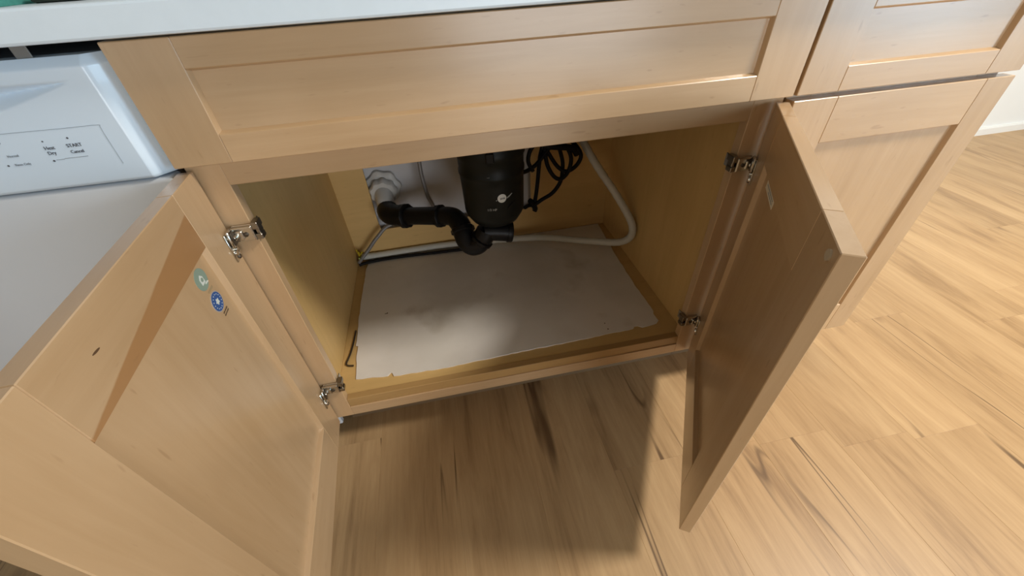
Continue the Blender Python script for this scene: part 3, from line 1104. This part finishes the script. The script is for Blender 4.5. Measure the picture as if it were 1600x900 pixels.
# supply hose
b = MB().tube([(0.290, 0.530, 0.700), (0.281, 0.525, 0.560), (0.2792, 0.520, 0.485), (0.2783, 0.520, 0.443), (0.2836, 0.520, 0.382), (0.2950, 0.5200, 0.338), (0.288, 0.524, 0.300), (0.240, 0.530, 0.290), (0.1561, 0.525, 0.300), (0.1093, 0.520, 0.2676), (0.0720, 0.520, 0.2280), (0.0400, 0.520, 0.1950), (0.0290, 0.522, 0.1830)], 0.0058, 10, 8)
tag(b.build('supply_hose', M['braid'], smooth=True), 'thin grey braided water hose hanging behind the drain arm', 'hose')

# black cable on the liner
b = MB().tube([(0.400, 0.512, 0.1757), (0.360, 0.5180, 0.1757), (0.2712, 0.5235, 0.1757), (0.1882, 0.5290, 0.1757), (0.1055, 0.5310, 0.1757), (0.0551, 0.5260, 0.1757), (0.0275, 0.5200, 0.1745)], 0.0050, 12, 8)
tag(b.build('power_cable', M['rubber'], smooth=True), 'black cable lying along the back of the white liner', 'cable')

# white drain hose of the dishwasher
hp = [(0.640, 0.560, 0.690), (0.690, 0.515, 0.600), (0.718, 0.480, 0.540), (0.759, 0.420, 0.459), (0.808, 0.380, 0.384), (0.842, 0.338, 0.322), (0.8515, 0.322, 0.288), (0.8470, 0.325, 0.256), (0.820, 0.340, 0.236), (0.765, 0.380, 0.224), (0.717, 0.420, 0.212), (0.647, 0.470, 0.2015), (0.570, 0.505, 0.192), (0.440, 0.5340, 0.1840), (0.300, 0.5490, 0.1830), (0.180, 0.5500, 0.1830), (0.080, 0.5495, 0.1825), (0.0330, 0.5480, 0.186)]
b = MB().tube(hp, 0.0108, 14, 14, rfun=lambda t: 1 + 0.035 * math.sin(t * 420))
tag(b.build('drain_hose', M['hose'], smooth=True), 'pale grey dishwasher drain hose bending down the right cabinet side', 'hose')

# black power cord gathered in loops
cd = empty('coiled_power_cord', (0.63, 0.42, 0.50))
tag(cd, 'black power cord gathered in loops right of the disposal', 'cord')


def cl(v):
    return Vector(v) - Vector((0.63, 0.42, 0.50))


b = MB()
b.tube([cl(q) for q in ((0.548, 0.385, 0.372), (0.565, 0.412, 0.362), (0.580, 0.42, 0.358), (0.586, 0.42, 0.375), (0.592, 0.42, 0.416), (0.597, 0.42, 0.467), (0.602, 0.42, 0.506), (0.618, 0.43, 0.535), (0.650, 0.43, 0.545), (0.690, 0.42, 0.525), (0.712, 0.412, 0.492), (0.700, 0.41, 0.464), (0.672, 0.408, 0.452), (0.648, 0.415, 0.466), (0.626, 0.425, 0.500), (0.606, 0.43, 0.530))], 0.0056, 10, 8)
b.tube([cl(q) for q in ((0.580, 0.416, 0.357), (0.606, 0.42, 0.370), (0.636, 0.42, 0.386), (0.658, 0.42, 0.415), (0.664, 0.42, 0.446), (0.664, 0.425, 0.480), (0.650, 0.43, 0.520), (0.622, 0.43, 0.540))], 0.0056, 10, 8)
b.tube([cl(q) for q in ((0.5400, 0.375, 0.480), (0.560, 0.392, 0.476), (0.585, 0.40, 0.486), (0.606, 0.405, 0.506), (0.625, 0.41, 0.530), (0.600, 0.41, 0.545), (0.572, 0.40, 0.530), (0.562, 0.395, 0.500), (0.575, 0.398, 0.470))], 0.0056, 10, 8)
b.tube([cl(q) for q in ((0.610, 0.41, 0.525), (0.616, 0.405, 0.480), (0.634, 0.40, 0.446), (0.655, 0.40, 0.436), (0.676, 0.402, 0.456), (0.682, 0.405, 0.492), (0.664, 0.41, 0.526), (0.630, 0.415, 0.545))], 0.0056, 10, 8)
b.tube([cl(q) for q in ((0.600, 0.395, 0.535), (0.640, 0.39, 0.530), (0.680, 0.395, 0.520), (0.696, 0.40, 0.500))], 0.0085, 10, 6)
b.build('cord_loop', M['rubber'], cd, True)
b = MB().tube([cl(q) for q in ((0.568, 0.408, 0.378), (0.578, 0.418, 0.362), (0.586, 0.424, 0.342), (0.584, 0.424, 0.334))], 0.0085, 12, 5, rfun=lambda t: 1.0 - 0.3 * abs(t - 0.4))
b.build('plug', M['rubber'], cd, True)
b = MB().lathe([(0.017, -0.008), (0.019, -0.006), (0.019, 0.006), (0.017, 0.008)], cl((0.618, 0.418, 0.530)), (0.5, 0.1, 0.9), 20)
b.build('tie_wrap', M['rubber'], cd, True)

# yellow wire ends in the back left corner
wr = empty('wire_pigtail', (0.034, 0.535, 0.190))
tag(wr, 'small tuft of yellow wires in the back left cabinet corner', 'wires')
for k, (dx, dy, dz, mt) in enumerate(((0.004, -0.012, 0.030, 'yellow'), (0.014, -0.006, 0.026, 'yellow'), (-0.004, 0.0, 0.034, 'yellow'), (0.010, -0.016, 0.014, 'yellow_green'), (0.002, -0.020, 0.012, 'yellow_green'))):
    MB().tube([(0, 0, 0.0), (dx * 0.4, dy * 0.5, dz * 0.6), (dx, dy, dz)], 0.0026, 8, 5).build('wire', M[mt], wr, True)

# bent dark wire beside the liner
b = MB().tube([(0.0445, 0.2200, ZF + 0.0035), (0.0420, 0.1750, ZF + 0.0030), (0.0380, 0.1400, ZF + 0.0028), (0.0318, 0.1130, ZF + 0.0026), (0.0330, 0.1060, ZF + 0.0026), (0.0380, 0.1020, ZF + 0.0026), (0.0500, 0.0990, ZF + 0.0030)], 0.0022, 8, 6)
tag(b.build('bent_wire', M['dark_metal'], smooth=True), 'thin dark bent wire on the cabinet bottom left of the liner', 'wire')
